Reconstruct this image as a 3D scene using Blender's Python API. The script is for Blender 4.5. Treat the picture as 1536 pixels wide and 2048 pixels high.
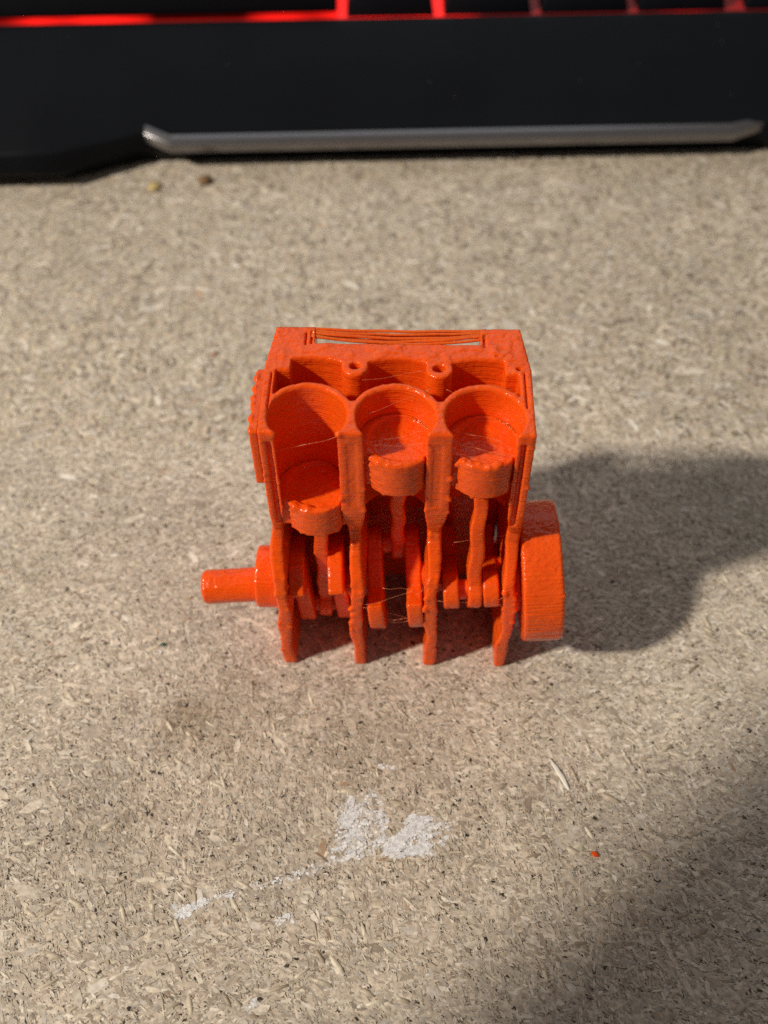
import bpy, math, random
import numpy as np
from mathutils import Vector, Matrix

# ------------------------------------------------------------------ scene, camera, light
for o in list(bpy.data.objects):
    bpy.data.objects.remove(o)
SC = bpy.context.scene
COL = SC.collection
MM = 0.001
rng = np.random.default_rng(7)
random.seed(7)

CAM_H = 140.0                       # mm above the board
PITCH = math.radians(51.0)
ROLL = math.radians(-0.7)
F_PX = 2050.0                       # focal length in pixels of the 1536 px wide frame
fw = Vector((0, math.cos(PITCH), -math.sin(PITCH)))
up0 = Vector((0, math.sin(PITCH), math.cos(PITCH)))
rt0 = Vector((1, 0, 0))
rt = rt0 * math.cos(ROLL) + up0 * math.sin(ROLL)
up = up0 * math.cos(ROLL) - rt0 * math.sin(ROLL)
cam_d = bpy.data.cameras.new('camera')
cam = bpy.data.objects.new('camera', cam_d)
COL.objects.link(cam)
R = Matrix((rt, up, -fw)).transposed().to_4x4()
cam.matrix_world = Matrix.Translation((0, 0, CAM_H * MM)) @ R
cam_d.sensor_fit = 'HORIZONTAL'
cam_d.sensor_width = 36.0
cam_d.lens = F_PX / 1536.0 * 36.0
cam_d.clip_start = 0.005
cam_d.clip_end = 10.0
cam_d.dof.use_dof = True
cam_d.dof.focus_distance = 0.136
cam_d.dof.aperture_fstop = 24.0
SC.camera = cam

world = bpy.data.worlds.new('World')
SC.world = world
world.use_nodes = True
wb = world.node_tree.nodes['Background']
wb.inputs[0].default_value = (1.0, 0.93, 0.85, 1)
wb.inputs[1].default_value = 0.155

LDIR = Vector((-1.05, -0.405, 1.0)).normalized()     # towards the room lamp
lamp_d = bpy.data.lights.new('room_lamp', 'AREA')
lamp_d.shape = 'DISK'
lamp_d.size = 0.10
lamp_d.energy = 25.5
lamp_d.color = (1.0, 0.90, 0.76)
lamp = bpy.data.objects.new('room_lamp', lamp_d)
COL.objects.link(lamp)
lamp.location = Vector((0.005, 0.095, 0.0)) + LDIR * 1.6
lamp.rotation_euler = LDIR.to_track_quat('Z', 'Y').to_euler()

# soft cool light of the screen standing behind the keyboard
fill_d = bpy.data.lights.new('screen_light', 'AREA')
fill_d.shape = 'SQUARE'
fill_d.size = 0.55
fill_d.energy = 0.50
fill_d.color = (0.93, 0.97, 1.0)
fill = bpy.data.objects.new('screen_light', fill_d)
COL.objects.link(fill)
fill.location = (-0.05, 0.62, 0.45)
fill.rotation_euler = (Vector(fill.location) - Vector((0, 0.12, 0))).to_track_quat('Z', 'Y').to_euler()

vs = SC.view_settings
SC.display_settings.display_device = 'sRGB'
vs.view_transform = 'Standard'
vs.look = 'None'
vs.exposure = 0.12
vs.gamma = 1.0
vs.use_curve_mapping = False
SC.cycles.use_denoising = False
SC.cycles.max_bounces = 10
SC.cycles.diffuse_bounces = 6
SC.cycles.caustics_reflective = False
SC.cycles.caustics_refractive = False
SC.cycles.sample_clamp_indirect = 4.0


# ------------------------------------------------------------------ helpers
def pix(x, y, z=0.0):
    """the point of the plane at height z (mm) that the photograph shows at pixel x, y"""
    d = fw * F_PX + rt * (x - 768) + up * (1024 - y)
    t = (z - CAM_H) / d.z
    return np.array([d.x * t, d.y * t, z])


def tag(o, label=None, cat=None, group=None, kind=None):
    if label: o['label'] = label
    if cat: o['category'] = cat
    if group: o['group'] = group
    if kind: o['kind'] = kind
    return o


def mesh_np(name, V, loops, counts, smooth=True):
    """V in mm; loops flat vertex indices; counts corners of each face"""
    me = bpy.data.meshes.new(name)
    V = np.asarray(V, dtype=np.float32) * MM
    counts = np.asarray(counts, dtype=np.int32)
    loops = np.asarray(loops, dtype=np.int32).ravel()
    me.vertices.add(len(V)); me.vertices.foreach_set('co', V.ravel())
    me.loops.add(len(loops)); me.loops.foreach_set('vertex_index', loops)
    me.polygons.add(len(counts))
    st = np.zeros(len(counts), dtype=np.int32); st[1:] = np.cumsum(counts)[:-1]
    me.polygons.foreach_set('loop_start', st)
    me.polygons.foreach_set('loop_total', counts)
    if smooth:
        me.polygons.foreach_set('use_smooth', np.ones(len(counts), dtype=bool))
    me.update(calc_edges=True)
    me.validate()
    return me


def link(name, me, mat, parent=None, loc=None):
    o = bpy.data.objects.new(name, me)
    COL.objects.link(o)
    if mat and len(me.materials) == 0:
        me.materials.append(mat)
    if parent: o.parent = parent
    if loc is not None: o.location = [c * MM for c in loc]
    return o


def empty(name, loc=(0, 0, 0), rz=0.0):
    o = bpy.data.objects.new(name, None)
    o.empty_display_size = 0.005
    COL.objects.link(o)
    o.location = [c * MM for c in loc]
    o.rotation_euler = (0, 0, rz)
    return o


def hash3(i, j, k, seed):
    n = (i.astype(np.int64) * 374761393 + j.astype(np.int64) * 668265263 + k.astype(np.int64) * 2147483647 + seed * 1274126177) & 0xffffffff
    n = ((n ^ (n >> 13)) * 1274126177) & 0xffffffff
    n = ((n ^ (n >> 16)) * 2246822519) & 0xffffffff
    n = n ^ (n >> 15)
    return (n & 0xffff).astype(np.float32) / 32767.5 - 1.0


def vnoise(P, scale, seed=0):
    """smooth value noise in -1..1; scale may be a number or a triple (mm)"""
    p = P / np.asarray(scale, dtype=np.float32)
    i = np.floor(p).astype(np.int64)
    f = (p - i).astype(np.float32)
    f = f * f * (3 - 2 * f)
    out = 0
    for a in (0, 1):
        for b in (0, 1):
            for c in (0, 1):
                w = (f[:, 0] if a else 1 - f[:, 0]) * (f[:, 1] if b else 1 - f[:, 1]) * (f[:, 2] if c else 1 - f[:, 2])
                out = out + w * hash3(i[:, 0] + a, i[:, 1] + b, i[:, 2] + c, seed)
    return out


def surface_nets(F, org, h):
    """dual mesh of the zero level of F (negative inside)"""
    nx, ny, nz = F.shape
    S = F < 0
    cs = np.zeros((nx - 1, ny - 1, nz - 1), dtype=np.int8)
    offs = [(a, b, c) for a in (0, 1) for b in (0, 1) for c in (0, 1)]
    for a, b, c in offs:
        cs += S[a:nx - 1 + a, b:ny - 1 + b, c:nz - 1 + c]
    act = (cs > 0) & (cs < 8)
    I = np.argwhere(act)
    idx = np.full(act.shape, -1, dtype=np.int64)
    idx[act] = np.arange(len(I))
    acc = np.zeros((len(I), 3), dtype=np.float32)
    cnt = np.zeros(len(I), dtype=np.float32)
    val = {o: F[I[:, 0] + o[0], I[:, 1] + o[1], I[:, 2] + o[2]] for o in offs}
    for o in offs:
        for ax in range(3):
            if o[ax] == 0:
                q = list(o); q[ax] = 1; q = tuple(q)
                v0, v1 = val[o], val[q]
                m = (v0 < 0) != (v1 < 0)
                t = np.where(m, v0 / np.where(m, v0 - v1, 1), 0)
                p = np.array(o, dtype=np.float32)[None, :].repeat(len(I), 0)
                p[:, ax] = t
                acc += p * m[:, None]
                cnt += m
    V = (I + acc / cnt[:, None]) * h + np.asarray(org)[None, :]
    quads = []
    for ax in range(3):
        u, v = [(1, 2), (2, 0), (0, 1)][ax]
        sl0 = [slice(1, -1)] * 3; sl1 = [slice(1, -1)] * 3
        sl0[ax] = slice(0, -1); sl1[ax] = slice(1, None)
        s0 = S[tuple(sl0)]; s1 = S[tuple(sl1)]
        for flip in (False, True):
            m = (s0 & ~s1) if not flip else (~s0 & s1)
            E = np.argwhere(m)
            if not len(E): continue
            E[:, u] += 1; E[:, v] += 1
            def cell(du, dv):
                c = E.copy(); c[:, u] -= du; c[:, v] -= dv
                return idx[c[:, 0], c[:, 1], c[:, 2]]
            q = np.stack([cell(1, 1), cell(0, 1), cell(0, 0), cell(1, 0)], 1)
            if flip: q = q[:, ::-1]
            quads.append(q)
    Q = np.concatenate(quads)
    return V.astype(np.float32), Q


def normals(V, Q):
    n = np.cross(V[Q[:, 2]] - V[Q[:, 0]], V[Q[:, 3]] - V[Q[:, 1]])
    N = np.zeros_like(V)
    for k in range(4):
        for a in range(3):
            N[:, a] += np.bincount(Q[:, k], weights=n[:, a], minlength=len(V))
    return N / np.maximum(np.linalg.norm(N, axis=1, keepdims=True), 1e-9)


def printed(V, Q, seed, low=0.028, mid=0.03, layer=0.026, top=0.08, blobs=(), grooves=0.0):
    """unevenness of molten plastic laid down in layers: wobble, layer offsets, torn top skin, blobs"""
    N = normals(V, Q)
    d = low * vnoise(V, 3.2, seed) + mid * vnoise(V, (0.9, 0.9, 0.5), seed + 1)
    li = np.floor(V[:, 2] / 0.34)
    lay = hash3(li, li * 0, li * 0, seed + 2) * (0.6 + 0.4 * vnoise(V, 4.0, seed + 3))
    side = 1 - np.abs(N[:, 2])
    d += layer * lay * side
    if top:
        r = 1 - np.abs(vnoise(V, (1.1, 0.42, 0.8), seed + 4)) * 2
        d += top * np.clip(N[:, 2] - 0.5, 0, 1) * 2 * (r * 0.7 + 0.7 * vnoise(V, 0.35, seed + 5))
    if grooves:
        gi = np.floor(V[:, 2] / 0.62)
        ph = V[:, 2] / 0.62 - gi
        on = np.clip(hash3(gi, gi * 0, gi * 0, seed + 7) + 0.55, 0, 1) * np.clip(0.5 + 1.6 * vnoise(V, (2.2, 3.0, 0.5), seed + 8), 0, 1)
        d -= grooves * on * np.exp(-((ph - 0.5) / 0.16) ** 2) * np.clip(side * 1.6 - 0.4, 0, 1) * (np.abs(N[:, 0]) < 0.5)
    for (bx, by, bz, br, ba) in blobs:
        q = ((V - np.array([bx, by, bz], dtype=np.float32)) ** 2).sum(1) / (br * br)
        d += ba * np.exp(-q)
    return V + N * d[:, None]


def grid(x0, x1, y0, y1, z0, z1, h):
    xs = np.arange(x0, x1 + h, h, dtype=np.float32)
    ys = np.arange(y0, y1 + h, h, dtype=np.float32)
    zs = np.arange(z0, z1 + h, h, dtype=np.float32)
    return xs[:, None, None], ys[None, :, None], zs[None, None, :], (x0, y0, z0)


def sbox(X, Y, Z, x0, x1, y0, y1, z0, z1, r=0.0):
    a = np.maximum(x0 - X, X - x1) + r
    b = np.maximum(y0 - Y, Y - y1) + r
    c = np.maximum(z0 - Z, Z - z1) + r
    return np.sqrt(np.maximum(a, 0) ** 2 + np.maximum(b, 0) ** 2 + np.maximum(c, 0) ** 2) + np.minimum(np.maximum(np.maximum(a, b), c), 0) - r


def spoly(A, B, pts):
    """signed distance to a polygon in the A, B plane"""
    d = np.full(np.broadcast_shapes(A.shape, B.shape), 1e9, dtype=np.float32)
    s = np.ones_like(d)
    n = len(pts)
    for i in range(n):
        (ax, ay), (bx, by) = pts[i], pts[i - 1]
        ex, ey = bx - ax, by - ay
        wx, wy = A - ax, B - ay
        t = np.clip((wx * ex + wy * ey) / (ex * ex + ey * ey), 0, 1)
        d = np.minimum(d, (wx - ex * t) ** 2 + (wy - ey * t) ** 2)
        c1 = B >= ay; c2 = B < by; c3 = ex * wy > ey * wx
        flip = (c1 & c2 & c3) | (~c1 & ~c2 & ~c3)
        s = np.where(flip, -s, s)
    return s * np.sqrt(d)


def smax(a, b, k):
    h = np.clip(0.5 - 0.5 * (b - a) / k, 0, 1)
    return b + (a - b) * h + k * h * (1 - h)


def smin(a, b, k):
    return -smax(-a, -b, k)


def sdf_part(name, F, org, h, mat, parent, seed, **kw):
    V, Q = surface_nets(np.ascontiguousarray(np.broadcast_to(F, F.shape), dtype=np.float32), org, h)
    V = printed(V, Q, seed, **kw)
    return link(name, mesh_np(name, V, Q, np.full(len(Q), 4)), mat, parent)


def tube(path, rad, nseg=6):
    """a thin closed tube along path; rad a number or one per point"""
    path = [Vector(p) for p in path]
    rads = rad if hasattr(rad, '__len__') else [rad] * len(path)
    V, L, C = [], [], []
    n = len(path)
    ref = Vector((0.31, 0.22, 0.93))
    for i, p in enumerate(path):
        t = (path[min(i + 1, n - 1)] - path[max(i - 1, 0)]).normalized()
        a = t.cross(ref).normalized(); b = t.cross(a)
        for k in range(nseg):
            w = 2 * math.pi * k / nseg
            V.append(p + (a * math.cos(w) + b * math.sin(w)) * rads[i])
    for i in range(n - 1):
        for k in range(nseg):
            k2 = (k + 1) % nseg
            L += [i * nseg + k, i * nseg + k2, (i + 1) * nseg + k2, (i + 1) * nseg + k]; C.append(4)
    L += list(range(nseg))[::-1]; C.append(nseg)
    L += list(range((n - 1) * nseg, n * nseg)); C.append(nseg)
    return [tuple(v) for v in V], L, C


# ------------------------------------------------------------------ materials
def mat_new(name):
    m = bpy.data.materials.new(name); m.use_nodes = True
    nt = m.node_tree
    return m, nt, nt.nodes['Principled BSDF']


def nd(nt, typ, **kw):
    n = nt.nodes.new(typ)
    for k, v in kw.items():
        if isinstance(k, str) and hasattr(n, k): setattr(n, k, v)
    return n


def mat_orange(name, base, sss=0.35, rough=0.33, seedoff=0.0, axis_layers=True):
    m, nt, p = mat_new(name)
    tc = nd(nt, 'ShaderNodeTexCoord')
    n1 = nd(nt, 'ShaderNodeTexNoise'); n1.inputs['Scale'].default_value = 260; n1.inputs['Detail'].default_value = 3
    ramp = nd(nt, 'ShaderNodeMix', data_type='RGBA')
    ramp.inputs[6].default_value = (base[0] * 0.86, base[1] * 0.78, base[2] * 0.7, 1)
    ramp.inputs[7].default_value = (min(base[0] * 1.06, 1), base[1] * 1.2, base[2] * 1.3, 1)
    nt.links.new(tc.outputs['Object'], n1.inputs['Vector'])
    nt.links.new(n1.outputs['Fac'], ramp.inputs[0])
    nt.links.new(ramp.outputs[2], p.inputs['Base Color'])
    p.inputs['Roughness'].default_value = rough
    p.inputs['IOR'].default_value = 1.45; p.inputs['Specular IOR Level'].default_value = 0.28
    p.inputs['Coat Weight'].default_value = 0.3; p.inputs['Coat Roughness'].default_value = 0.09; p.inputs['Coat IOR'].default_value = 1.4
    p.inputs['Subsurface Weight'].default_value = sss
    p.inputs['Subsurface Radius'].default_value = (1.0, 0.28, 0.09)
    p.inputs['Subsurface Scale'].default_value = 0.0010
    # layer lines: fine bands stacked in z, broken by noise
    sep = nd(nt, 'ShaderNodeSeparateXYZ'); nt.links.new(tc.outputs['Object'], sep.inputs[0])
    nz = nd(nt, 'ShaderNodeTexNoise'); nz.inputs['Scale'].default_value = 900
    mp = nd(nt, 'ShaderNodeMapping'); mp.inputs['Scale'].default_value = (0.12, 0.12, 3.4)
    nt.links.new(tc.outputs['Object'], mp.inputs['Vector']); nt.links.new(mp.outputs[0], nz.inputs['Vector'])
    nz.inputs['Detail'].default_value = 1
    n2 = nd(nt, 'ShaderNodeTexNoise'); n2.inputs['Scale'].default_value = 1500; n2.inputs['Detail'].default_value = 2
    nt.links.new(tc.outputs['Object'], n2.inputs['Vector'])
    b1 = nd(nt, 'ShaderNodeBump'); b1.inputs['Strength'].default_value = 0.8; b1.inputs['Distance'].default_value = 0.00012
    nt.links.new(nz.outputs['Fac'], b1.inputs['Height'])
    wv = nd(nt, 'ShaderNodeTexWave', wave_type='BANDS', bands_direction='Z'); wv.inputs['Scale'].default_value = 760
    wv.inputs['Distortion'].default_value = 1.2; wv.inputs['Detail'].default_value = 1; wv.inputs['Detail Scale'].default_value = 0.6
    nt.links.new(tc.outputs['Object'], wv.inputs['Vector'])
    b0 = nd(nt, 'ShaderNodeBump'); b0.inputs['Strength'].default_value = 0.27; b0.inputs['Distance'].default_value = 0.00008
    nt.links.new(wv.outputs['Fac'], b0.inputs['Height']); nt.links.new(b0.outputs[0], b1.inputs['Normal'])
    b2 = nd(nt, 'ShaderNodeBump'); b2.inputs['Strength'].default_value = 0.85; b2.inputs['Distance'].default_value = 0.00012
    nt.links.new(n2.outputs['Fac'], b2.inputs['Height']); nt.links.new(b1.outputs[0], b2.inputs['Normal'])
    nt.links.new(b2.outputs[0], p.inputs['Normal']); nt.links.new(b2.outputs[0], p.inputs['Coat Normal'])
    return m


M_OR = mat_orange('orange_plastic', (0.86, 0.098, 0.006), sss=0.55, rough=0.22)
M_HAIR = mat_orange('plastic_hair', (0.92, 0.30, 0.14), sss=0.0, rough=0.25)
M_STR = mat_orange('orange_strand', (0.80, 0.12, 0.012), sss=0.4, rough=0.28)


def mat_simple(name, col, rough=0.5, metal=0.0, noise=0.0, nscale=400, bump=0.0, bscale=3000, spec=0.5):
    m, nt, p = mat_new(name)
    p.inputs['Base Color'].default_value = (*col, 1)
    p.inputs['Roughness'].default_value = rough
    p.inputs['Metallic'].default_value = metal
    p.inputs['Specular IOR Level'].default_value = spec
    tc = nd(nt, 'ShaderNodeTexCoord')
    n1 = nd(nt, 'ShaderNodeTexNoise'); n1.inputs['Scale'].default_value = nscale; n1.inputs['Detail'].default_value = 4
    nt.links.new(tc.outputs['Object'], n1.inputs['Vector'])
    if noise:
        mx = nd(nt, 'ShaderNodeMix', data_type='RGBA')
        mx.inputs[6].default_value = (*[c * (1 - noise) for c in col], 1)
        mx.inputs[7].default_value = (*[min(1, c * (1 + noise)) for c in col], 1)
        nt.links.new(n1.outputs['Fac'], mx.inputs[0]); nt.links.new(mx.outputs[2], p.inputs['Base Color'])
    if bump:
        n2 = nd(nt, 'ShaderNodeTexNoise'); n2.inputs['Scale'].default_value = bscale; n2.inputs['Detail'].default_value = 2
        nt.links.new(tc.outputs['Object'], n2.inputs['Vector'])
        b = nd(nt, 'ShaderNodeBump'); b.inputs['Strength'].default_value = bump; b.inputs['Distance'].default_value = 0.0001
        nt.links.new(n2.outputs['Fac'], b.inputs['Height']); nt.links.new(b.outputs[0], p.inputs['Normal'])
    return m


def mat_flakes(name, use_attr=True):
    m, nt, p = mat_new(name)
    tc = nd(nt, 'ShaderNodeTexCoord')
    if use_attr:
        at = nd(nt, 'ShaderNodeAttribute'); at.attribute_name = 'flake_colour'
        src = at.outputs['Color']
    else:
        oi = nd(nt, 'ShaderNodeObjectInfo')
        cr = nd(nt, 'ShaderNodeValToRGB')
        e = cr.color_ramp.elements
        e[0].position = 0.0; e[0].color = (0.32, 0.25, 0.18, 1)
        e[1].position = 1.0; e[1].color = (0.74, 0.68, 0.54, 1)
        x = e.new(0.35); x.color = (0.53, 0.45, 0.34, 1)
        x = e.new(0.7); x.color = (0.64, 0.56, 0.43, 1)
        nt.links.new(oi.outputs['Random'], cr.inputs[0])
        src = cr.outputs['Color']
    geo = nd(nt, 'ShaderNodeNewGeometry')
    n1 = nd(nt, 'ShaderNodeTexNoise'); n1.inputs['Scale'].default_value = 1400; n1.inputs['Detail'].default_value = 3
    nt.links.new(geo.outputs['Position'], n1.inputs['Vector'])
    mx = nd(nt, 'ShaderNodeMix', data_type='RGBA', blend_type='MULTIPLY'); mx.inputs[0].default_value = 1.0
    mr = nd(nt, 'ShaderNodeMapRange'); mr.inputs[1].default_value = 0.25; mr.inputs[2].default_value = 0.75
    mr.inputs[3].default_value = 0.72; mr.inputs[4].default_value = 1.2
    nt.links.new(n1.outputs['Fac'], mr.inputs[0])
    nt.links.new(src, mx.inputs[6]); nt.links.new(mr.outputs[0], mx.inputs[7])
    nt.links.new(mx.outputs[2], p.inputs['Base Color'])
    p.inputs['Roughness'].default_value = 0.5
    p.inputs['Specular IOR Level'].default_value = 0.5
    b = nd(nt, 'ShaderNodeBump'); b.inputs['Strength'].default_value = 0.5; b.inputs['Distance'].default_value = 0.0001
    nt.links.new(n1.outputs['Fac'], b.inputs['Height']); nt.links.new(b.outputs[0], p.inputs['Normal'])
    return m


def mat_board():
    m, nt, p = mat_new('chipboard')
    tc = nd(nt, 'ShaderNodeTexCoord')
    mp = nd(nt, 'ShaderNodeMapping'); mp.inputs['Scale'].default_value = (1.0, 0.45, 1.0); mp.inputs['Rotation'].default_value = (0, 0, 0.6)
    nt.links.new(tc.outputs['Object'], mp.inputs['Vector'])
    v = nd(nt, 'ShaderNodeTexVoronoi'); v.inputs['Scale'].default_value = 1100; v.inputs['Randomness'].default_value = 1
    nt.links.new(mp.outputs[0], v.inputs['Vector'])
    cr = nd(nt, 'ShaderNodeValToRGB'); e = cr.color_ramp.elements
    e[0].position = 0.05; e[0].color = (0.16, 0.12, 0.075, 1)
    e[1].position = 1.0; e[1].color = (0.50, 0.41, 0.27, 1)
    x = e.new(0.3); x.color = (0.30, 0.23, 0.145, 1)
    x = e.new(0.65); x.color = (0.40, 0.32, 0.205, 1)
    sp = nd(nt, 'ShaderNodeSeparateColor'); nt.links.new(v.outputs['Color'], sp.inputs[0])
    nt.links.new(sp.outputs[0], cr.inputs[0])
    n1 = nd(nt, 'ShaderNodeTexNoise'); n1.inputs['Scale'].default_value = 2200; n1.inputs['Detail'].default_value = 3
    nt.links.new(tc.outputs['Object'], n1.inputs['Vector'])
    mx = nd(nt, 'ShaderNodeMix', data_type='RGBA', blend_type='MULTIPLY'); mx.inputs[0].default_value = 0.8
    nt.links.new(cr.outputs[0], mx.inputs[6]); nt.links.new(n1.outputs['Color'], mx.inputs[7])
    hs = nd(nt, 'ShaderNodeHueSaturation'); hs.inputs['Saturation'].default_value = 0.72; hs.inputs['Value'].default_value = 2.2
    nt.links.new(mx.outputs[2], hs.inputs['Color'])
    nt.links.new(hs.outputs[0], p.inputs['Base Color'])
    p.inputs['Roughness'].default_value = 0.65
    b = nd(nt, 'ShaderNodeBump'); b.inputs['Strength'].default_value = 0.6; b.inputs['Distance'].default_value = 0.0002
    nt.links.new(sp.outputs[1], b.inputs['Height']); nt.links.new(b.outputs[0], p.inputs['Normal'])
    return m


M_BOARD = mat_board()
M_FLAKE = mat_flakes('wood_flake')
M_FLAKE_BIG = mat_flakes('wood_flake_large', use_attr=False)

# ------------------------------------------------------------------ the board
me = mesh_np('desk_board', [(-700, -400, -0.05), (700, -400, -0.05), (700, 800, -0.05), (-700, 800, -0.05),
                            (-700, -400, -18), (700, -400, -18), (700, 800, -18), (-700, 800, -18)],
             [0, 1, 2, 3, 7, 6, 5, 4, 0, 4, 5, 1, 1, 5, 6, 2, 2, 6, 7, 3, 3, 7, 4, 0], [4] * 6, smooth=False)
desk = tag(link('desk_board', me, M_BOARD), 'raw chipboard desk surface of pressed wood flakes', 'desk', kind='structure')

# dried white smears on the board, outlined where they lie (mm on the board)
SMEARS = [([(712, 1590), (738, 1572), (765, 1600), (778, 1640), (772, 1690), (742, 1712), (700, 1722), (640, 1742), (600, 1758), (588, 1746), (640, 1714), (668, 1690), (676, 1620)], 0.34),
          ([(684, 1630), (700, 1612), (716, 1660), (704, 1700), (672, 1705)], 0.62),
          ([(764, 1694), (800, 1662), (820, 1638), (866, 1632), (872, 1648), (832, 1662), (818, 1694), (850, 1688), (862, 1706), (770, 1716)], 0.95),
          ([(830, 1660), (905, 1640), (910, 1668), (868, 1700), (835, 1692)], 0.4),
          ([(348, 1815), (390, 1800), (432, 1790), (404, 1815), (358, 1838)], 0.8),
          ([(540, 1835), (580, 1830), (590, 1845), (548, 1855)], 0.45),
          ([(430, 1790), (590, 1750), (590, 1762), (440, 1800)], 0.3),
          ([(756, 1529), (788, 1532), (790, 1539), (762, 1536)], 0.85),
          ([(492, 2006), (508, 1996), (516, 2012), (500, 2028)], 0.8)]
SM = [([tuple(pix(x, y)[:2]) for x, y in pg], a) for pg, a in SMEARS]


def smear_at(P):
    w = np.zeros(len(P), dtype=np.float32)
    z = np.zeros((len(P), 1), dtype=np.float32)
    Q3 = np.concatenate([P, z], 1)
    jig = P + 0.35 * np.stack([vnoise(Q3, 1.3, 61), vnoise(Q3, 1.3, 62)], 1)
    ca, sa = math.cos(0.5), math.sin(0.5)
    Qr = np.stack([Q3[:, 0] * ca + Q3[:, 1] * sa, -Q3[:, 0] * sa + Q3[:, 1] * ca, Q3[:, 2]], 1)
    tone = 0.66 + 0.4 * vnoise(Q3, 1.7, 63) + 0.75 * vnoise(Qr, (1.5, 0.3, 1), 64)
    for pg, a in SM:
        d = spoly(jig[:, 0], jig[:, 1], pg)
        w = np.maximum(w, np.clip(-d / 0.5 + 0.4, 0, 1) * a * np.clip(tone, 0, 1))
    return w


SMUDGE_SHADE = [(*pix(x, y)[:2], r, a) for x, y, r, a in ((385, 1435, 5.5, 0.42), (470, 1490, 6.0, 0.2), (150, 480, 7.0, 0.10), (250, 1640, 7.0, 0.14), (700, 1500, 8.0, 0.10), (90, 1150, 6.0, 0.10), (1250, 1900, 7.0, 0.08), (300, 1900, 38.0, 0.12), (1100, 1800, 34.0, 0.10))]  # brown stains; the last two broad ones paint dimmer light on the near board
PAL = np.array([(0.52, 0.425, 0.28), (0.60, 0.51, 0.35), (0.44, 0.35, 0.225), (0.385, 0.315, 0.22), (0.50, 0.44, 0.34),
                (0.31, 0.235, 0.15), (0.20, 0.145, 0.09), (0.66, 0.58, 0.43), (0.055, 0.035, 0.022), (0.33, 0.18, 0.075), (0.46, 0.42, 0.36)])
PAL = PAL * 0.72 + PAL[:, :1] * 0.0 + np.array([0.455, 0.37, 0.25]) * 0.28
PAL[4] = (0.50, 0.42, 0.29); PAL[10] = (0.43, 0.37, 0.27)
PAL = np.clip(PAL * np.array([1.33, 1.425, 1.76]), 0, 0.85)
PAL[8] = (0.05, 0.034, 0.022)
PW = np.array([0.20, 0.15, 0.18, 0.13, 0.08, 0.085, 0.045, 0.05, 0.055, 0.003, 0.05]); PW /= PW.sum()


def flake_mesh(name, n, x0, x1, y0, y1, mean_len, seed, zlo=0.0, zhi=0.10, wedge=False):
    g = np.random.default_rng(seed)
    c = np.stack([g.uniform(x0, x1, n), g.uniform(y0, y1, n)], 1)
    if wedge:
        c[:, 0] = np.sign(c[:, 0]) * np.abs(c[:, 0]) / x1 * (57 + (c[:, 1] - 18) * 0.2)
    ln = mean_len * np.exp(g.normal(0, 0.5, n))
    pal = g.choice(len(PAL), n, p=PW)
    asp = g.uniform(0.10, 0.42, n)
    dark = pal == 8
    asp[dark] = g.uniform(0.4, 0.9, dark.sum()); ln[dark] = g.uniform(0.25, 0.85, dark.sum()) ** 1.3 * 1.1
    wd = ln * asp
    # grain direction drifts slowly over the board
    c3 = np.concatenate([c, np.zeros((n, 1))], 1)
    a = g.uniform(0, math.pi, n) * 0.65 + 0.55 * math.pi + 0.7 * vnoise(c3, 30.0, 5)
    k = 6
    th = np.linspace(0, 2 * math.pi, k, endpoint=False)[None, :] + g.uniform(-0.25, 0.25, (n, k))
    rad = g.uniform(0.82, 1.12, (n, k))
    u = np.cos(th) * rad * ln[:, None] / 2; v = np.sin(th) * rad * wd[:, None] / 2
    ca, sa = np.cos(a)[:, None], np.sin(a)[:, None]
    X = c[:, :1] + u * ca - v * sa; Y = c[:, 1:] + u * sa + v * ca
    # short flakes lie highest so that long ones are not all on top
    z0 = g.uniform(zlo, zhi, n)
    tx, ty = g.normal(0, 0.03, n), g.normal(0, 0.03, n)
    Z = z0[:, None] + (X - c[:, :1]) * tx[:, None] + (Y - c[:, 1:]) * ty[:, None]
    Z[dark] -= 0.03
    Z = np.minimum(Z, zhi + 0.05)
    V = np.stack([X, Y, Z], 2).reshape(-1, 3)
    me = mesh_np(name, V, np.arange(n * k), np.full(n, k), smooth=False)
    colr = PAL[pal] * g.uniform(0.82, 1.16, (n, 1))
    patch = 1 + 0.10 * vnoise(c3, 14.0, 8) + 0.06 * vnoise(c3, 5.0, 9)
    colr = colr * patch[:, None]
    for (sx, sy, sr, sa) in SMUDGE_SHADE:
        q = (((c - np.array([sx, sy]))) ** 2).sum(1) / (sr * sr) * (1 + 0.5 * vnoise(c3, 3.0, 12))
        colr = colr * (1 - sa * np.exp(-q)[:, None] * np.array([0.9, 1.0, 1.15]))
    s = smear_at(c)[:, None] * g.uniform(0.75, 1.0, (n, 1))
    colr = colr * (1 - s) + np.array([0.80, 0.80, 0.80]) * s
    at = me.attributes.new('flake_colour', 'FLOAT_COLOR', 'FACE')
    rgba = np.ones((n, 4), dtype=np.float32); rgba[:, :3] = np.clip(colr, 0.01, 0.9)
    at.data.foreach_set('color', rgba.ravel())
    return me


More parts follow.
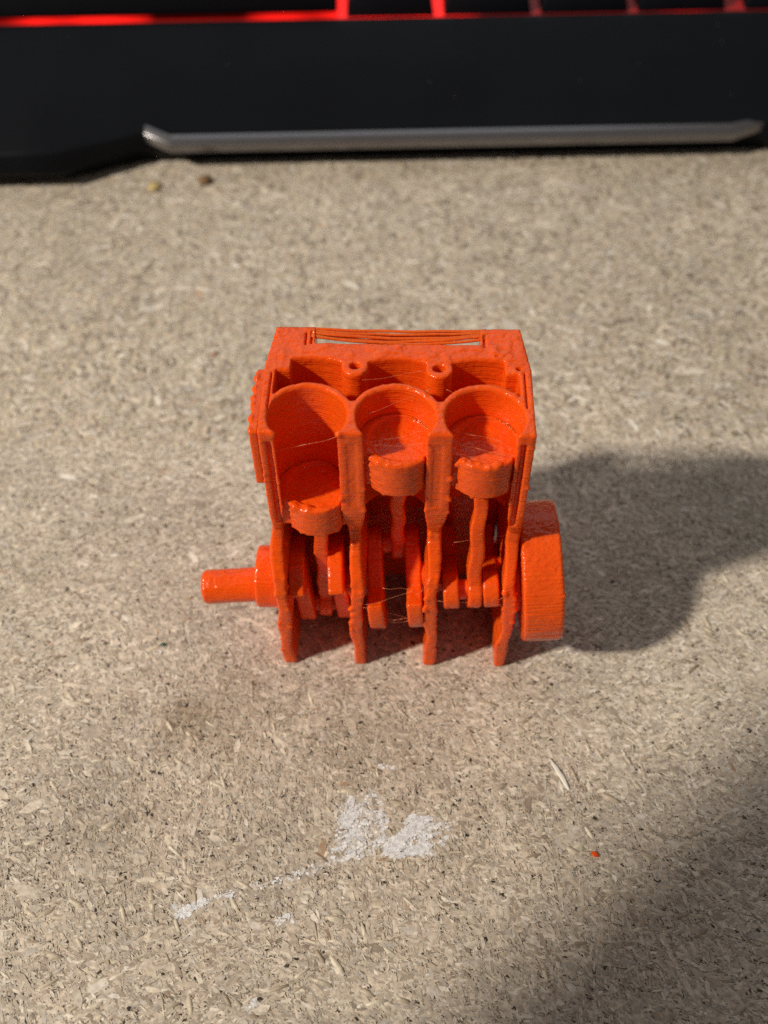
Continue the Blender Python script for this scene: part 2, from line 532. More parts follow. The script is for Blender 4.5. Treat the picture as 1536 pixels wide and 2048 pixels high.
def smear_flakes(name, n, seed):
    """the dried white film itself, broken up over the flakes"""
    g = np.random.default_rng(seed)
    cs = []
    for pg, a in SM:
        A = np.array(pg); lo, hi = A.min(0) - 0.6, A.max(0) + 0.6
        m = int(n * np.prod(hi - lo))
        cs.append(np.stack([g.uniform(lo[0], hi[0], m), g.uniform(lo[1], hi[1], m)], 1))
    c = np.concatenate(cs).astype(np.float32)
    w = smear_at(c)
    c = c[g.uniform(0, 1, len(c)) < w ** 1.2]
    m, k = len(c), 5
    th = np.linspace(0, 2 * math.pi, k, endpoint=False)[None, :] + g.uniform(-0.3, 0.3, (m, k))
    r = 0.13 * np.exp(g.normal(0, 0.4, (m, 1))) * g.uniform(0.6, 1.3, (m, k))
    X = c[:, :1] + r * np.cos(th) * 1.3; Y = c[:, 1:] + r * np.sin(th)
    Z = g.uniform(0.07, 0.14, (m, 1)) + g.normal(0, 0.012, (m, k))
    me = mesh_np(name, np.stack([X, Y, Z], 2).reshape(-1, 3), np.arange(m * k), np.full(m, k), smooth=False)
    at = me.attributes.new('flake_colour', 'FLOAT_COLOR', 'FACE')
    rgba = np.ones((m, 4), dtype=np.float32); rgba[:, :3] = np.array([0.84, 0.85, 0.88]) * g.uniform(0.8, 1.08, (m, 1))
    at.data.foreach_set('color', rgba.ravel())
    return me


tag(link('wood_flakes', flake_mesh('wood_flakes', 235000, -78, 78, 18, 130, 0.80, 21, wedge=True), M_FLAKE, desk), kind='stuff')
tag(link('wood_flakes', flake_mesh('wood_flakes_far', 100000, -125, 125, 130, 262, 1.15, 22), M_FLAKE, desk), kind='stuff')
tag(link('wood_flakes', flake_mesh('wood_flakes_side', 30000, -170, -66, -30, 130, 1.7, 23), M_FLAKE, desk), kind='stuff')
tag(link('wood_flakes', flake_mesh('wood_flakes_side', 30000, 66, 170, -30, 130, 1.7, 24), M_FLAKE, desk), kind='stuff')
tag(link('wood_flakes', flake_mesh('wood_flakes_near', 16000, -66, 66, -40, 20, 1.5, 25), M_FLAKE, desk), kind='stuff')
tag(link('white_smear', smear_flakes('white_smear', 60, 31), M_FLAKE, desk), kind='stuff')

# the largest flakes one by one
big = []
for j in range(14):
    k = 7
    L = random.uniform(2.0, 3.8); W = L * random.uniform(0.13, 0.32)
    top = []
    for i in range(k):
        t = 2 * math.pi * i / k + random.uniform(-0.2, 0.2); r = random.uniform(0.8, 1.1)
        top.append((math.cos(t) * r * L / 2, math.sin(t) * r * W / 2))
    V = [(x * 0.96, y * 0.92, 0.035) for x, y in top] + [(x, y, -0.12) for x, y in top]
    Lp = list(range(k)); Cn = [k]
    for i in range(k):
        i2 = (i + 1) % k
        Lp += [i + k, i2 + k, i2, i]; Cn.append(4)
    mb = mesh_np('wood_flake', V, Lp, Cn, smooth=False); mb.materials.append(M_FLAKE_BIG)
    big.append(mb)
nb = 0
while nb < 300:
    px, py = random.uniform(0, 1536), random.uniform(1050, 2048) if nb < 240 else random.uniform(650, 1050)
    q = pix(px, py)
    lx, ly = q[0] - 1.35, q[1] - 82.4
    if -33 < lx < 28 and -2 < ly < 30: continue
    if smear_at(np.array([[q[0], q[1]]], dtype=np.float32))[0] > 0.05: continue
    o = link('wood_flake', big[nb % 14], None, desk, (q[0], q[1], 0.065))
    o.rotation_euler = (random.gauss(0, 0.03), random.gauss(0, 0.03), random.uniform(0, math.pi) * 0.65 + 0.55 * math.pi)
    nb += 1

# ------------------------------------------------------------------ the printed engine
YAW = math.radians(-2.05)
eng = empty('toy_engine', (1.35, 82.4, 0.12), YAW)
tag(eng, 'orange 3D printed three cylinder toy engine with cut open front on the chipboard', 'toy engine')

CX = (-11.1, 0.0, 11.1)
CY, BORE, CUT, TOP = 7.0, 4.92, 3.6, 48.5
H = 0.18


def rblobs(n, seed, fx, fy, fz, r=(0.25, 0.5), a=(0.12, 0.3)):
    g = random.Random(seed)
    return [(fx(g), fy(g), fz(g), g.uniform(*r), g.uniform(*a)) for _ in range(n)]


# cylinder block: deck, bores, coolant jackets, bolt bosses, rear posts
X, Y, Z, org = grid(-19.2, 18.6, 2.6, 24.6, 27.0, 49.6, H)
outer = spoly(X, Y, [(-17.0, CUT), (17.3, CUT), (17.35, 15.6), (16.35, 23.4), (11.0, 23.4), (11.0, 20.2), (-11.0, 20.2), (-11.0, 23.4), (-16.35, 23.4), (-17.2, 15.4)])
low = 27.6
F = smax(np.maximum(outer, Z - TOP), low - Z, 0.4)
# underside of the ribs tapers back towards the crankcase
taper = (CUT + 0.1 + np.clip(33.6 - Z, 0, None) ** 1.4 * 0.10) - Y
F = smax(F, taper, 0.4)
ribx = np.minimum.reduce([np.abs(X - b) for b in (-16.35, -5.5, 5.35, 16.45)])
halfw = 0.95 + np.clip(Z - 28.2, 0, None) * 0.21
F = smax(F, -np.maximum(np.maximum(halfw - ribx, Y - 9.5), Z - 35.0), 0.3)
bore = np.minimum.reduce([np.sqrt((X - c) ** 2 + (Y - CY) ** 2) for c in CX]) - BORE
liner = np.minimum.reduce([np.sqrt((X - c) ** 2 + (Y - CY) ** 2) for c in CX]) - BORE - 0.9
jack = np.minimum.reduce([np.sqrt((X - c) ** 2 + (Y - CY) ** 2) for c in CX]) - 10.4
jack = np.maximum(jack, np.maximum(np.abs(X) - 15.7, 9.6 - Y))
step = np.maximum(-(X + 13.6), Y - 15.1) * 1.0
jack = np.maximum(jack, -np.maximum(X + 13.8, 15.0 - Y))          # stepped corner of the left jacket
jack = np.maximum(jack, -np.maximum(14.0 - X, 14.6 - Y))
jack = smax(jack, -liner, 0.25)
for bx, by in ((-5.45, 15.9), (5.5, 15.6)):
    boss = np.sqrt((X - bx) ** 2 + (Y - by) ** 2) - 1.75
    jack = smax(jack, -boss, 0.4)
jack = np.maximum(jack, (TOP - 13.0) - Z)
F = smax(F, -bore, 0.42)
F = smax(F, -jack, 0.25)
for bx, by, br in ((-5.45, 15.9, 0.72), (5.5, 15.6, 0.85), (15.8, 15.7, 0.38), (13.0, 18.0, 0.28)):
    hole = np.maximum(np.sqrt((X - bx) ** 2 + ((Y - by) * 1.15) ** 2) - br, (TOP - 6) - Z)
    F = np.maximum(F, -hole)
for gx in (-5.5, 5.35):
    F = smax(F, -sbox(X, Y, Z, gx - 0.55, gx + 0.55, 0, CUT + 0.22, 34.5, 46.5, 0.2), 0.4)
# grooves where the cut runs through the side jackets
for gx in (-15.75, 15.95):
    groove = sbox(X, Y, Z, gx - 0.32, gx + 0.32, 0, CUT + 1.0, 30, 46.8, 0.2)
    F = smax(F, -groove, 0.25)
# shallow trench lines left by the print head around the deck
for (x0, x1, y0, y1) in ((-11.55, -11.3, 20.0, 22.6), (-12.3, -12.1, 19.8, 22.4), (11.35, 11.6, 19.6, 22.2), (16.3, 16.5, 8.5, 15.0), (-16.2, -16.0, 8.0, 14.5)):
    F = np.maximum(F, -sbox(X, Y, Z, x0, x1, y0, y1, TOP - 0.5, TOP + 1))
bl = []
bl += rblobs(26, 1, lambda g: g.choice([-7.2, -3.8, 3.9, 7.3, 14.9, -14.8]) + g.gauss(0, .15), lambda g: CUT + g.uniform(0, .3), lambda g: g.uniform(32, 48), (0.25, 0.45), (0.1, 0.28))
bl += rblobs(60, 21, lambda g: g.choice([-7.3, -3.7, 3.8, 7.4, 14.9, -14.8, -16.9, 17.2]) + g.gauss(0, .12), lambda g: CUT + g.uniform(-.1, .3), lambda g: g.uniform(29, 48), (0.16, 0.32), (0.1, 0.26))
bl += rblobs(30, 2, lambda g: g.uniform(-16, 16), lambda g: g.uniform(17.4, 20), lambda g: TOP, (0.3, 0.8), (0.05, 0.15))
bl += [(7.6, CUT, TOP, 0.45, 0.55), (-14.6, CUT + .5, TOP - .4, 0.6, 0.6), (-7.0, CUT + .3, TOP - .3, 0.4, 0.35)]
sdf_part('cylinder_block', F, org, H, M_OR, eng, 11, blobs=bl, top=0.085)
del outer, bore, liner, jack, F

# mounting flange on the left side of the block
X, Y, Z, org = grid(-19.6, -16.4, 2.6, 16.4, 37.0, 49.4, H)
F = sbox(X, Y, Z, -18.1, -16.9, 3.95, 15.3, 38.6, 48.35, 0.25)
bl = rblobs(34, 3, lambda g: -18.1, lambda g: g.uniform(4, 15), lambda g: g.choice([48.2, 48.0, g.uniform(39, 48)]), (0.3, 0.5), (0.1, 0.24))
sdf_part('side_flange', F, org, H, M_OR, eng, 12, blobs=bl)

# crankcase bulkheads: the plates the engine stands on
PROF = [(0.0, 0.0), (-0.1, 14.5), (0.1, 18.6), (0.9, 21.0), (2.8, 23.6), (4.6, 26.0), (5.0, 28.0), (5.0, 30.6), (6.0, 32.5), (18.6, 32.5), (18.6, 0.0)]
BX = (-16.35, -5.5, 5.35, 16.45)
for i, bx in enumerate(BX):
    X, Y, Z, org = grid(bx - 2.4, bx + 2.4, -1.2, 19.6, -0.6, 35.2, H)
    g = random.Random(50 + i)
    prof = spoly(Y, Z, PROF)
    ph, ph2 = g.uniform(0, 6), g.uniform(0, 6)
    mid = bx + 0.22 * np.sin(Z * 0.33 + ph) + 0.09 * np.sin(Z * 0.9 + ph2)
    half = 0.92 + 0.10 * np.sin(Z * 0.55 + ph2)
    plate = np.abs(X - mid) - half
    F = smax(prof, plate, 0.55)
    if i in (0, 3):
        # the outer plates carry a shaft opening
        F = np.maximum(F, -(np.sqrt((Y - 7.0) ** 2 + (Z - 13.6) ** 2) - (3.2 if i else 3.1)))
    elif True:
        F = np.maximum(F, -(np.sqrt((Y - 7.0) ** 2 + (Z - 13.6) ** 2) - 3.1))
    s = 1 if i % 2 else -1
    bl = rblobs(12, 60 + i, lambda q: bx + q.choice([-.8, .8]), lambda q: q.uniform(0.0, 1.6), lambda q: q.uniform(18, 24), (0.25, 0.42), (0.15, 0.32))
    bl += rblobs(8, 70 + i, lambda q: bx + q.choice([-.9, .9]), lambda q: q.uniform(-.2, .3), lambda q: q.uniform(8, 19), (0.25, 0.4), (0.15, 0.35))
    bl += rblobs(5, 80 + i, lambda q: bx + q.uniform(-.9, .9), lambda q: q.uniform(3, 6), lambda q: q.uniform(23, 31), (0.3, 0.5), (0.15, 0.35))
    bl += rblobs(22, 90 + i, lambda q: bx + q.choice([-.95, .95]), lambda q: q.uniform(-.3, .3), lambda q: q.uniform(1, 19), (0.16, 0.3), (0.1, 0.25))
    bl += [(bx - .95, 0.1, 15.2 + i * .2, 0.4, 0.45)] if i in (1, 2) else []
    sdf_part('bulkhead', F, org, H, M_OR, eng, 100 + 10 * i, blobs=bl, low=0.045, mid=0.045)

# rear wall of the crankcase
X, Y, Z, org = grid(-17.6, 17.6, 15.0, 20.0, -0.4, 32.6, 0.3)
F = sbox(X, Y, Z, -15.4, 15.6, 17.0, 18.4, 0.2, 32.0, 0.3)
sdf_part('rear_wall', F, org, 0.3, M_OR, eng, 13)

# bearing boss round the shaft on the left
X, Y, Z, org = grid(-22, -16.2, 1.4, 12.6, 8.0, 19.2, H)
rr = np.sqrt((Y - 7.0) ** 2 + (Z - 13.55) ** 2)
F = smax(rr - 4.7, np.maximum(-20.7 - X, X + 16.6), 0.5)
sdf_part('bearing_boss', F, org, H, M_OR, eng, 14, layer=0.05)

# crankshaft: journals, pins and webs, tilted a little in its loose bearings
ZC = 13.7
crank = empty('crankshaft', (0, 7.1, ZC))
crank.parent = eng
TILT_Z, TILT_Y = math.radians(1.6), math.radians(-4.4)
crank.rotation_euler = (0, TILT_Y, TILT_Z)
THROW = 5.3
PINS = [(0.0, -THROW), (0.866 * THROW, 0.5 * THROW), (-0.866 * THROW, 0.5 * THROW)]


def xcyl(name, x0, x1, r, yc, zc, parent, seed, bev=0.35, h=H, mat=M_OR, **kw):
    X, Y, Z, org = grid(x0 - .8, x1 + .8, yc - r - .8, yc + r + .8, zc - r - .8, zc + r + .8, h)
    F = smax(np.sqrt((Y - yc) ** 2 + (Z - zc) ** 2) - r, np.maximum(x0 - X, X - x1), bev)
    return sdf_part(name, F, org, h, mat, parent, seed, **kw)


xcyl('shaft_end', -29.3, -16.0, 2.62, 0, 0, crank, 15, bev=0.8)
for i in range(3):
    py, pz = PINS[i]
    a = math.atan2(-pz, -py)          # counterweight direction
    for s in (-1, 1):
        xc = CX[i] + s * 2.85
        X, Y, Z, org = grid(xc - 2.0, xc + 2.0, -9.4, 9.4, -9.4, 9.4, 0.2)
        rr = np.sqrt(Y ** 2 + Z ** 2)
        u = Y * math.cos(a) + Z * math.sin(a); v = -Y * math.sin(a) + Z * math.cos(a)
        hw = math.radians(52)
        fan = np.maximum(rr - 7.6, np.abs(v) * math.cos(hw) - u * math.sin(hw))
        t = np.clip(-u, 0, THROW)
        arm = np.sqrt((u + t) ** 2 + v ** 2) - 2.75
        F = smin(fan, arm, 0.8)
        F = smax(F, np.abs(X - xc) - 1.15, 0.35)
        sdf_part('crank_web', F, org, 0.2, M_OR, crank, 200 + 7 * i + s, layer=0.045)
    xcyl('crank_pin', CX[i] - 2.0, CX[i] + 2.0, 1.5, py, pz, crank, 230 + i, h=0.25)
for i in range(4):
    xcyl('main_journal', BX[i] - 2.0, BX[i] + 2.0, 2.5, 0, 0, crank, 240 + i, h=0.25)

# flywheel on the right shaft end
fly = xcyl('flywheel', 18.35, 24.1, 10.45, 0, 0, crank, 16, bev=0.6, layer=0.04, mid=0.04, h=0.13, grooves=0.22,
           blobs=rblobs(22, 9, lambda g: 24.1, lambda g: -g.uniform(6, 9.6), lambda g: g.uniform(-4, 6), (0.3, 0.5), (0.15, 0.3)))
xcyl('flywheel_hub', 16.9, 18.6, 6.0, 0, 0, crank, 17, h=0.25)

# pistons and connecting rods
PZ = (29.4, 38.0, 37.9)
for i in range(3):
    pcx = CX[i] + (0.45, 0.3, 0.3)[i]
    z0 = PZ[i]
    ph_i = (5.2, 5.9, 5.9)[i]
    X, Y, Z, org = grid(pcx - 5.8, pcx + 5.4, 1.6, 12.6, z0 - 0.8, z0 + 7.6, H)
    rr = np.sqrt((X - pcx) ** 2 + (Y - CY) ** 2)
    F = np.maximum(np.where(Y < 4.6, rr - 4.55, np.sqrt((X - CX[i]) ** 2 + (Y - CY) ** 2) - 4.97), np.where(Y < 4.6, np.abs(X - pcx) - 3.45, -1.0))
    F = smax(F, np.maximum(z0 - Z, Z - (z0 + ph_i)), 0.35)
    # dished crown, torn where the print failed to close
    ca = np.sqrt((X - pcx - 0.3) ** 2 + (Y - CY - 0.5) ** 2) - 4.0
    F = smax(F, -np.maximum(ca, (z0 + ph_i - 0.55) - Z), 0.3)
    bl = rblobs(16, 300 + i, lambda g: pcx + g.uniform(-3.0, 1.6), lambda g: g.uniform(2.6, 3.8), lambda g: z0 + ph_i, (0.3, 0.7), (0.04, 0.16))
    bl += rblobs(6, 310 + i, lambda g: pcx + g.uniform(-3.2, 3.2), lambda g: g.uniform(2.6, 4), lambda g: z0, (0.25, 0.4), (0.15, 0.35))
    bl += rblobs(9, 320 + i, lambda g: pcx - 3.45, lambda g: 4.1, lambda g: z0 + g.uniform(0, 6), (0.2, 0.35), (0.08, 0.2))
    sdf_part('piston', F, org, H, M_OR, eng, 330 + 5 * i, blobs=bl, top=0.09)
    # rod
    py, pz = PINS[i]
    dz = -math.sin(TILT_Y) * CX[i]
    y1, z1 = 7.1 + py, ZC + pz + dz
    y0, zz0 = CY, z0 + 2.2
    X, Y, Z, org = grid(pcx - 2.2, pcx + 2.2, min(y0, y1) - 3.2, max(y0, y1) + 3.2, z1 - 3.4, zz0 + 2.2, 0.2)
    L2 = (y0 - y1) ** 2 + (zz0 - z1) ** 2
    t = np.clip(((Y - y1) * (y0 - y1) + (Z - z1) * (zz0 - z1)) / L2, 0, 1)
    d = np.sqrt((Y - y1 - t * (y0 - y1)) ** 2 + (Z - z1 - t * (zz0 - z1)) ** 2)
    F = np.minimum(d - 1.35, np.sqrt((Y - y1) ** 2 + (Z - z1) ** 2) - 2.5)
    wob = pcx + 0.15 * np.sin(Z * 0.8)
    F = smax(F, np.abs(X - wob) - 1.0, 0.4)
    bl = rblobs(8, 340 + i, lambda g: pcx + g.choice([-1, 1]), lambda g: (y0 + y1) / 2 - 1.3, lambda g: g.uniform(z1, zz0), (0.25, 0.45), (0.12, 0.3))
    sdf_part('connecting_rod', F, org, 0.2, M_OR, eng, 350 + 5 * i, blobs=bl, low=0.1)

# sagging bridge strands across the rear slot
g = random.Random(5)
for k in range(7):
    # four strands stay near the rear edge, the others droop towards the slot
    yy = (23.25, 22.85, 22.5, 22.15, 23.05, 22.65, 21.75, 21.2)[k]
    zz = 48.3 if k not in (4, 5) else 47.9
    sag = (0.1, 0.25, 0.45, 0.7, 0.4, 0.6, 0.8, 0.5)[k]
    dy = (-0.25, -0.35, -0.5, -0.6, -0.4, -0.5, -0.45, -0.55)[k]
    pts = []
    sk = (0, 0.1, -0.2, 0.3, 0, 0.1, -0.3, 0.5)[k]
    for j in range(25):
        t = j / 24
        q = math.sin(math.pi * min(max(t + sk * t * (1 - t), 0), 1)) ** 0.8
        pts.append((-11.8 + 23.6 * t, yy + dy * q + 0.05 * math.sin(t * 19 + k), zz - sag * q))
    V, L, C = tube(pts, 0.21, 8)
    link('bridge_strand', mesh_np('bridge_strand', V, L, C), M_STR, eng)

# hair-fine strings of plastic
HAIRS = [((-15.2, 5.0, 44.0), (-7.0, 4.6, 47.2), 0.5), ((-4.0, 9, 46.5), (4.5, 12, 48.4), 0.2), ((-5.2, 14.2, 47.4), (3.6, 15.5, 48.2), 0.3),
         ((7.0, 6.5, 46.6), (13.6, 5.6, 45.6), 0.2), ((7.4, 4.6, 46.2), (14.6, 4.8, 43.8), 0.3), ((7.2, 4.2, 44.9), (13.9, 4.4, 43.4), 0.4), ((7.0, 5.4, 45.8), (12.6, 5.0, 43.9), 0.2),
         ((6.4, 12.2, 47.9), (8.3, 11.6, 47.9), 0.1), ((-3.6, 5, 45.6), (3.2, 6, 46.8), 0.4), ((-3.4, 4.4, 45.9), (3.9, 4.6, 46.1), 0.6),
         ((5.0, 2.2, 22.6), (2.7, 1.4, 12.2), -0.9), ((5.1, 1.2, 22.2), (3.0, 0.4, 18.8), 1.2), ((-4.6, 0.2, 16.3), (2.6, 0.8, 19.6), 0.9), ((-4.5, 0.1, 15.9), (2.0, 0.4, 12.6), -0.8),
         ((-1.9, -.2, 13.3), (2.0, 0.2, 13.0), 0.3), ((-1.8, -.2, 12.4), (4.6, 0.4, 12.8), 0.4), ((-1.7, 1, 19.5), (2.1, 1, 19.6), 0.1),
         ((6.2, 0.3, 17.7), (15.6, 0.3, 17.0), 0.3), ((13.8, 0.1, 17.6), (15.8, 0.1, 16.6), 0.2),
         ((13.9, 0.1, 18.4), (15.7, 0.3, 18.8), 0.2), ((8.2, 4.3, 26.4), (15.3, 5.2, 26.8), 0.3), ((3.6, 0.1, 12.0), (4.8, 0.0, 13.4), 0.2)]
for (a, b, sag) in HAIRS:
    a, b = Vector(a), Vector(b)
    pts = []
    ph = g.uniform(0, 6)
    for j in range(13):
        t = j / 12
        p = a.lerp(b, t) + Vector((0.10 * math.sin(7 * t + ph) * abs(sag), 0.1 * math.sin(9 * t + ph), -sag * 2.2 * t * (1 - t)))
        pts.append(tuple(p))
    rad = [0.012 + 0.02 * (max(0, 1 - j / 2) + max(0, 1 - (12 - j) / 2)) + (0.035 if g.random() < 0.06 else 0) for j in range(13)]
    V, L, C = tube(pts, rad, 5)
    link('plastic_string', mesh_np('plastic_string', V, L, C), M_HAIR, eng)

# ------------------------------------------------------------------ the keyboard
M_CASE = mat_simple('black_case_plastic', (0.0045, 0.0055, 0.008), rough=0.5, noise=0.3, nscale=60, bump=0.3, bscale=4000, spec=0.09)
M_KEY = mat_simple('black_key_plastic', (0.004, 0.0045, 0.007), rough=0.45, noise=0.2, nscale=200, bump=0.2, bscale=6000, spec=0.1)
M_TRIM = mat_simple('brushed_grey_trim', (0.24, 0.235, 0.25), rough=0.27, metal=0.92, noise=0.1, nscale=500, bump=0.1)
M_STEM = mat_simple('pale_key_edge', (0.30, 0.30, 0.32), rough=0.5)
M_GLOW, nt, p = mat_new('red_backlight')
p.inputs['Base Color'].default_value = (0.3, 0.005, 0.004, 1)
tc = nd(nt, 'ShaderNodeTexCoord'); nz = nd(nt, 'ShaderNodeTexNoise'); nz.inputs['Scale'].default_value = 45; nz.inputs['Detail'].default_value = 1
mr = nd(nt, 'ShaderNodeMapRange'); mr.inputs[1].default_value = 0.47; mr.inputs[2].default_value = 0.66; mr.inputs[3].default_value = 0.03; mr.inputs[4].default_value = 1.25
nt.links.new(tc.outputs['Object'], nz.inputs['Vector']); nt.links.new(nz.outputs['Fac'], mr.inputs[0])
p.inputs['Emission Color'].default_value = (1.0, 0.012, 0.008, 1)
nt.links.new(mr.outputs[0], p.inputs['Emission Strength'])

kb = empty('keyboard', (0, 222, 0.1), math.radians(0.9))
tag(kb, 'black backlit keyboard with grey front trim and red glow between its keys', 'keyboard')

# case swept along x; y runs away from the camera, 0 at the front of the trim
CEN = [(0.9, 8.4), (0.9, 4.2), (3.0, 0.0)]
LEF = [(-8.2, 9.4), (-8.6, 4.4), (-3.5, 0.0)]
stations = [(-210, LEF, 0), (-84, LEF, 0), (-75, LEF, 0), (-57.5, CEN, 0), (93, CEN, 0), (110, LEF, 0), (232, LEF, 0)]
V, L, C = [], [], []
npr = 0
for (sx, fr, _) in stations:
    mid = (fr[0][0] + 7.0, fr[0][1] + 3.2) if fr is LEF else (6.5, 11.2)
    prof = [(160, 0.0), (160, 34), (150, 35), (30.0, 20.2), (28.6, 20.6), (27.6, 22.2), (26.4, 22.6), (24.5, 22.3), mid, (fr[0][0] + 0.6, fr[0][1] + 0.25), fr[0], (fr[1][0], fr[1][1]), (fr[1][0] + 0.8, fr[1][1] - 0.8), fr[2]]
    npr = len(prof)
    V += [(sx, y, z) for y, z in prof]
for i in range(len(stations) - 1):
    for k in range(npr):
        k2 = (k + 1) % npr
        L += [i * npr + k, i * npr + k2, (i + 1) * npr + k2, (i + 1) * npr + k]; C.append(4)
L += list(range(npr)); C.append(npr)
n0 = (len(stations) - 1) * npr
L += [n0 + k for k in range(npr)][::-1]; C.append(npr)
me = mesh_np('case', V, L, C, smooth=False)
case = link('case', me, M_CASE, kb)

# grey trim bar whose ends fold back
tprof = [(-1.6, 4.9), (-1.75, 7.0), (-1.6, 7.2), (0.2, 8.2), (1.2, 8.2), (1.2, 4.9)]
ts = [(-55.5, 2.4, 1.4), (-49.5, 0.0, 0.0), (-49.0, 0.0, 0.0), (83.5, 0.0, 0.0), (84.0, 0.0, 0.0), (91.5, 2.6, 0.9)]
V, L, C = [], [], []
for (sx, dy, dz) in ts:
    V += [(sx, y + dy, z + dz) for y, z in tprof]
nt_ = len(tprof)
for i in range(len(ts) - 1):
    for k in range(nt_):
        k2 = (k + 1) % nt_
        L += [i * nt_ + k, (i + 1) * nt_ + k, (i + 1) * nt_ + k2, i * nt_ + k2]; C.append(4)
L += list(range(nt_)); C.append(nt_)
L += [(len(ts) - 1) * nt_ + k for k in range(nt_)][::-1]; C.append(nt_)
trim = link('front_trim', mesh_np('front_trim', V, L, C, smooth=False), M_TRIM, kb)
bv = trim.modifiers.new('bevel', 'BEVEL'); bv.width = 0.00018; bv.segments = 2; bv.limit_method = 'ANGLE'
bv = case.modifiers.new('bevel', 'BEVEL'); bv.width = 0.0008; bv.segments = 2; bv.limit_method = 'ANGLE'

# dust lying on the sloping front of the case
g2 = random.Random(77)
V, L, C = [], [], []
for k in range(34):
    x = g2.uniform(-120, 120); t = g2.random()
    y, z = 7.0 + 17.0 * t, 11.55 + 10.6 * t
    r = g2.choice([0.06, 0.08, 0.1, 0.14])
    b0 = len(V)
    V += [(x - r, y, z), (x, y - r * .8, z - r * .5), (x + r, y, z), (x, y + r * .8, z + r * .5), (x, y - .1, z + r * .8)]
    L += [b0, b0 + 1, b0 + 4, b0 + 1, b0 + 2, b0 + 4, b0 + 2, b0 + 3, b0 + 4, b0 + 3, b0, b0 + 4]; C += [3] * 4
M_DUST = mat_simple('grey_dust', (0.16, 0.16, 0.16), rough=0.8)
tag(link('dust', mesh_np('dust', V, L, C, smooth=False), M_DUST, kb), kind='stuff')

# glowing plate below the keys
me = mesh_np('backlight_plate', [(-200, 28.8, 20.9), (225, 28.8, 20.9), (225, 140, 32.5), (-200, 140, 32.5)], [0, 1, 2, 3], [4], smooth=False)
link('backlight_plate', me, M_GLOW, kb)


def key_mesh(w, d):
    hw, hd = w / 2, d / 2
    lv = [(hw, hd, 0.0), (hw, hd, 1.2), (hw - 1.4, hd - 1.2, 7.2), (hw - 2.2, hd - 2.0, 7.8)]
    V, L, C = [], [], []
    for (a, b, z) in lv:
        V += [(-a, -b, z), (a, -b, z), (a, b, z), (-a, b, z)]
    for i in range(len(lv) - 1):
        for k in range(4):
            k2 = (k + 1) % 4
            L += [i * 4 + k, i * 4 + k2, (i + 1) * 4 + k2, (i + 1) * 4 + k]; C.append(4)
    L += [3, 2, 1, 0]; C.append(4)
    n = (len(lv) - 1) * 4
    L += [n, n + 1, n + 2, n + 3]; C.append(4)
    me = mesh_np('key', V, L, C, smooth=False)
    me.materials.append(M_KEY)
    return me


def add_key(name, x0, x1, row, me=None, zb=19.3):
    w = x1 - x0
    me = me or key_mesh(w, 18.0)
    y = 39.2 + row * 19.05
    o = link(name, me, M_KEY, kb, ((x0 + x1) / 2, y, zb + row * 2.2))
    b = o.modifiers.new('bevel', 'BEVEL'); b.width = 0.0007; b.segments = 2
    return me


U = 23.85
add_key('space_bar', -129.0, -9.4, 0, zb=22.3)
mk = None
for k in range(4):
    mk = add_key('key', -7.4 + k * U, -7.4 + (k + 1) * U - 2.0, 0, mk)
for k in range(3):
    add_key('key', -131 - (k + 1) * U, -131 - k * U - 2.0, 0, mk)
for k in range(6):
    add_key('key', 90.6 + k * U, 90.6 + (k + 1) * U - 2.0, 0, mk)
mk2 = None
for k in range(20):
    mk2 = add_key('key', -190 + k * 19.05, -190 + (k + 1) * 19.05 - 1.6, 1, mk2)


# ------------------------------------------------------------------ small things on the board
def crumb(name, px, py, size, mat, label, cat, z=0.2, flat=0.6, ang=0.0):
    q = pix(px, py)
    g = np.random.default_rng(int(px * 7 + py))
    V, L, C = [], [], []
    nu, nv = 9, 6
    for i in range(nv + 1):
        ph = math.pi * i / nv
        for j in range(nu):
            th = 2 * math.pi * j / nu
            r = 1 + g.uniform(-0.28, 0.28) * (0 < i < nv)
            V.append((math.cos(th) * math.sin(ph) * r * size[0] / 2, math.sin(th) * math.sin(ph) * r * size[1] / 2, math.cos(ph) * r * size[2] / 2))
    for i in range(nv):
        for j in range(nu):
            j2 = (j + 1) % nu
            L += [i * nu + j, (i + 1) * nu + j, (i + 1) * nu + j2, i * nu + j2]; C.append(4)
    o = link(name, mesh_np(name, V, L, C), mat, None, (q[0], q[1], 0.1 + size[2] * 0.42))
    o.rotation_euler = (0, 0, ang)
    return tag(o, label, cat)


M_PALE = mat_simple('pale_splinter', (0.78, 0.75, 0.68), rough=0.5, noise=0.15, nscale=900)
M_BROWN = mat_simple('brown_crumb', (0.20, 0.11, 0.045), rough=0.6, noise=0.35, nscale=700)
M_YEL = mat_simple('yellow_crumb', (0.55, 0.42, 0.18), rough=0.6, noise=0.2, nscale=700)
M_GREEN = mat_simple('green_speck', (0.035, 0.10, 0.065), rough=0.5, noise=0.2, nscale=700)
M_PINK = mat_simple('pink_speck', (0.42, 0.24, 0.16), rough=0.6, noise=0.2, nscale=700)
crumb('plastic_crumb', 1190, 1710, (1.1, 0.85, 0.45), M_OR, 'tiny orange plastic crumb on the board in front of the engine', 'crumb')
crumb('wood_splinter', 1119, 1548, (5.8, 0.8, 0.2), M_PALE, 'long pale wood splinter on the board right of the white smear', 'splinter', ang=math.radians(-66))
crumb('green_speck', 327, 1290, (1.1, 0.6, 0.2), M_GREEN, 'tiny dark green speck on the board left of the engine', 'speck')
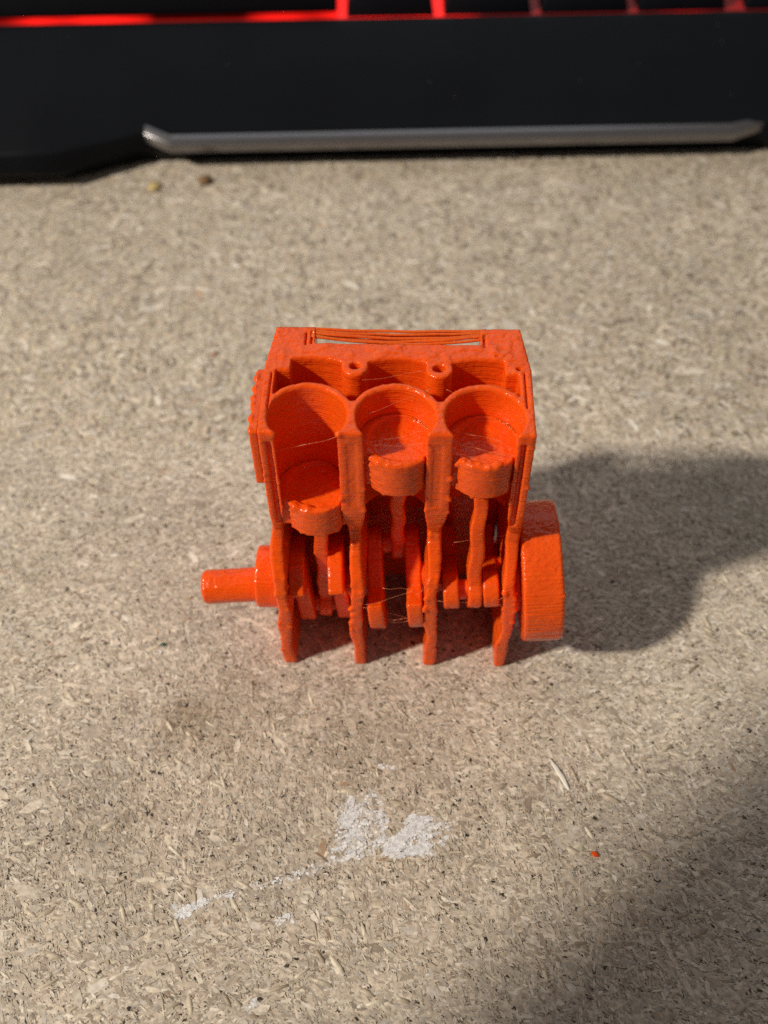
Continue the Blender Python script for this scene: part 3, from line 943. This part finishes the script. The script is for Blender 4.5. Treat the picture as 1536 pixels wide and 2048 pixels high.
crumb('brown_crumb', 410, 366, (3.6, 3.0, 1.6), M_BROWN, 'brown crumb on the board in front of the keyboard', 'crumb')
crumb('yellow_crumb', 308, 376, (3.2, 3.6, 0.9), M_YEL, 'yellowish wood crumb on the board left of the brown crumb', 'crumb')
crumb('pink_speck', 428, 709, (1.6, 1.3, 0.2), M_PINK, 'small reddish speck on the board behind the engine on the left', 'speck')

# ------------------------------------------------------------------ unseen slab added behind the camera to shade the near right corner
M_CASTER = mat_simple('dark_caster_shell', (0.02, 0.02, 0.022), rough=0.35)
pw, ph_ = 170.0, 245.0
V, L, C = [], [], []
r = 9.0
ring = []
for (cx, cy, a0) in ((pw / 2 - r, ph_ / 2 - r, 0), (-pw / 2 + r, ph_ / 2 - r, 90), (-pw / 2 + r, -ph_ / 2 + r, 180), (pw / 2 - r, -ph_ / 2 + r, 270)):
    for k in range(7):
        a = math.radians(a0 + 15 * k)
        ring.append((cx + r * math.cos(a), cy + r * math.sin(a)))
n = len(ring)
for (z, ins) in ((-4.2, 1.2), (-3.2, 0.2), (0, 0), (3.2, 0.2), (4.2, 1.2)):
    V += [(x * (1 - 2 * ins / pw), y * (1 - 2 * ins / ph_), z) for x, y in ring]
for i in range(4):
    for k in range(n):
        k2 = (k + 1) % n
        L += [i * n + k, i * n + k2, (i + 1) * n + k2, (i + 1) * n + k]; C.append(4)
L += list(range(n))[::-1]; C.append(n)
L += list(range(4 * n, 5 * n)); C.append(n)
caster = link('shadow_caster', mesh_np('shadow_caster', V, L, C, smooth=False), M_CASTER)
tag(caster, 'dark slab added out of view above the desk to shade the near right corner', 'caster')
TW = math.radians(28.0)           # turned to set the slant of its shadow edge
dx, dy = rt * math.cos(TW) - up * math.sin(TW), up * math.cos(TW) + rt * math.sin(TW)
R = Matrix((dx, dy, -fw)).transposed().to_4x4()
ctr = Vector((0, 0, CAM_H)) + rt * (-126.0) + up * 30.0 + dx * (pw / 2) - dy * (ph_ / 2) - fw * 22.0
caster.matrix_world = Matrix.Translation(ctr * MM) @ R
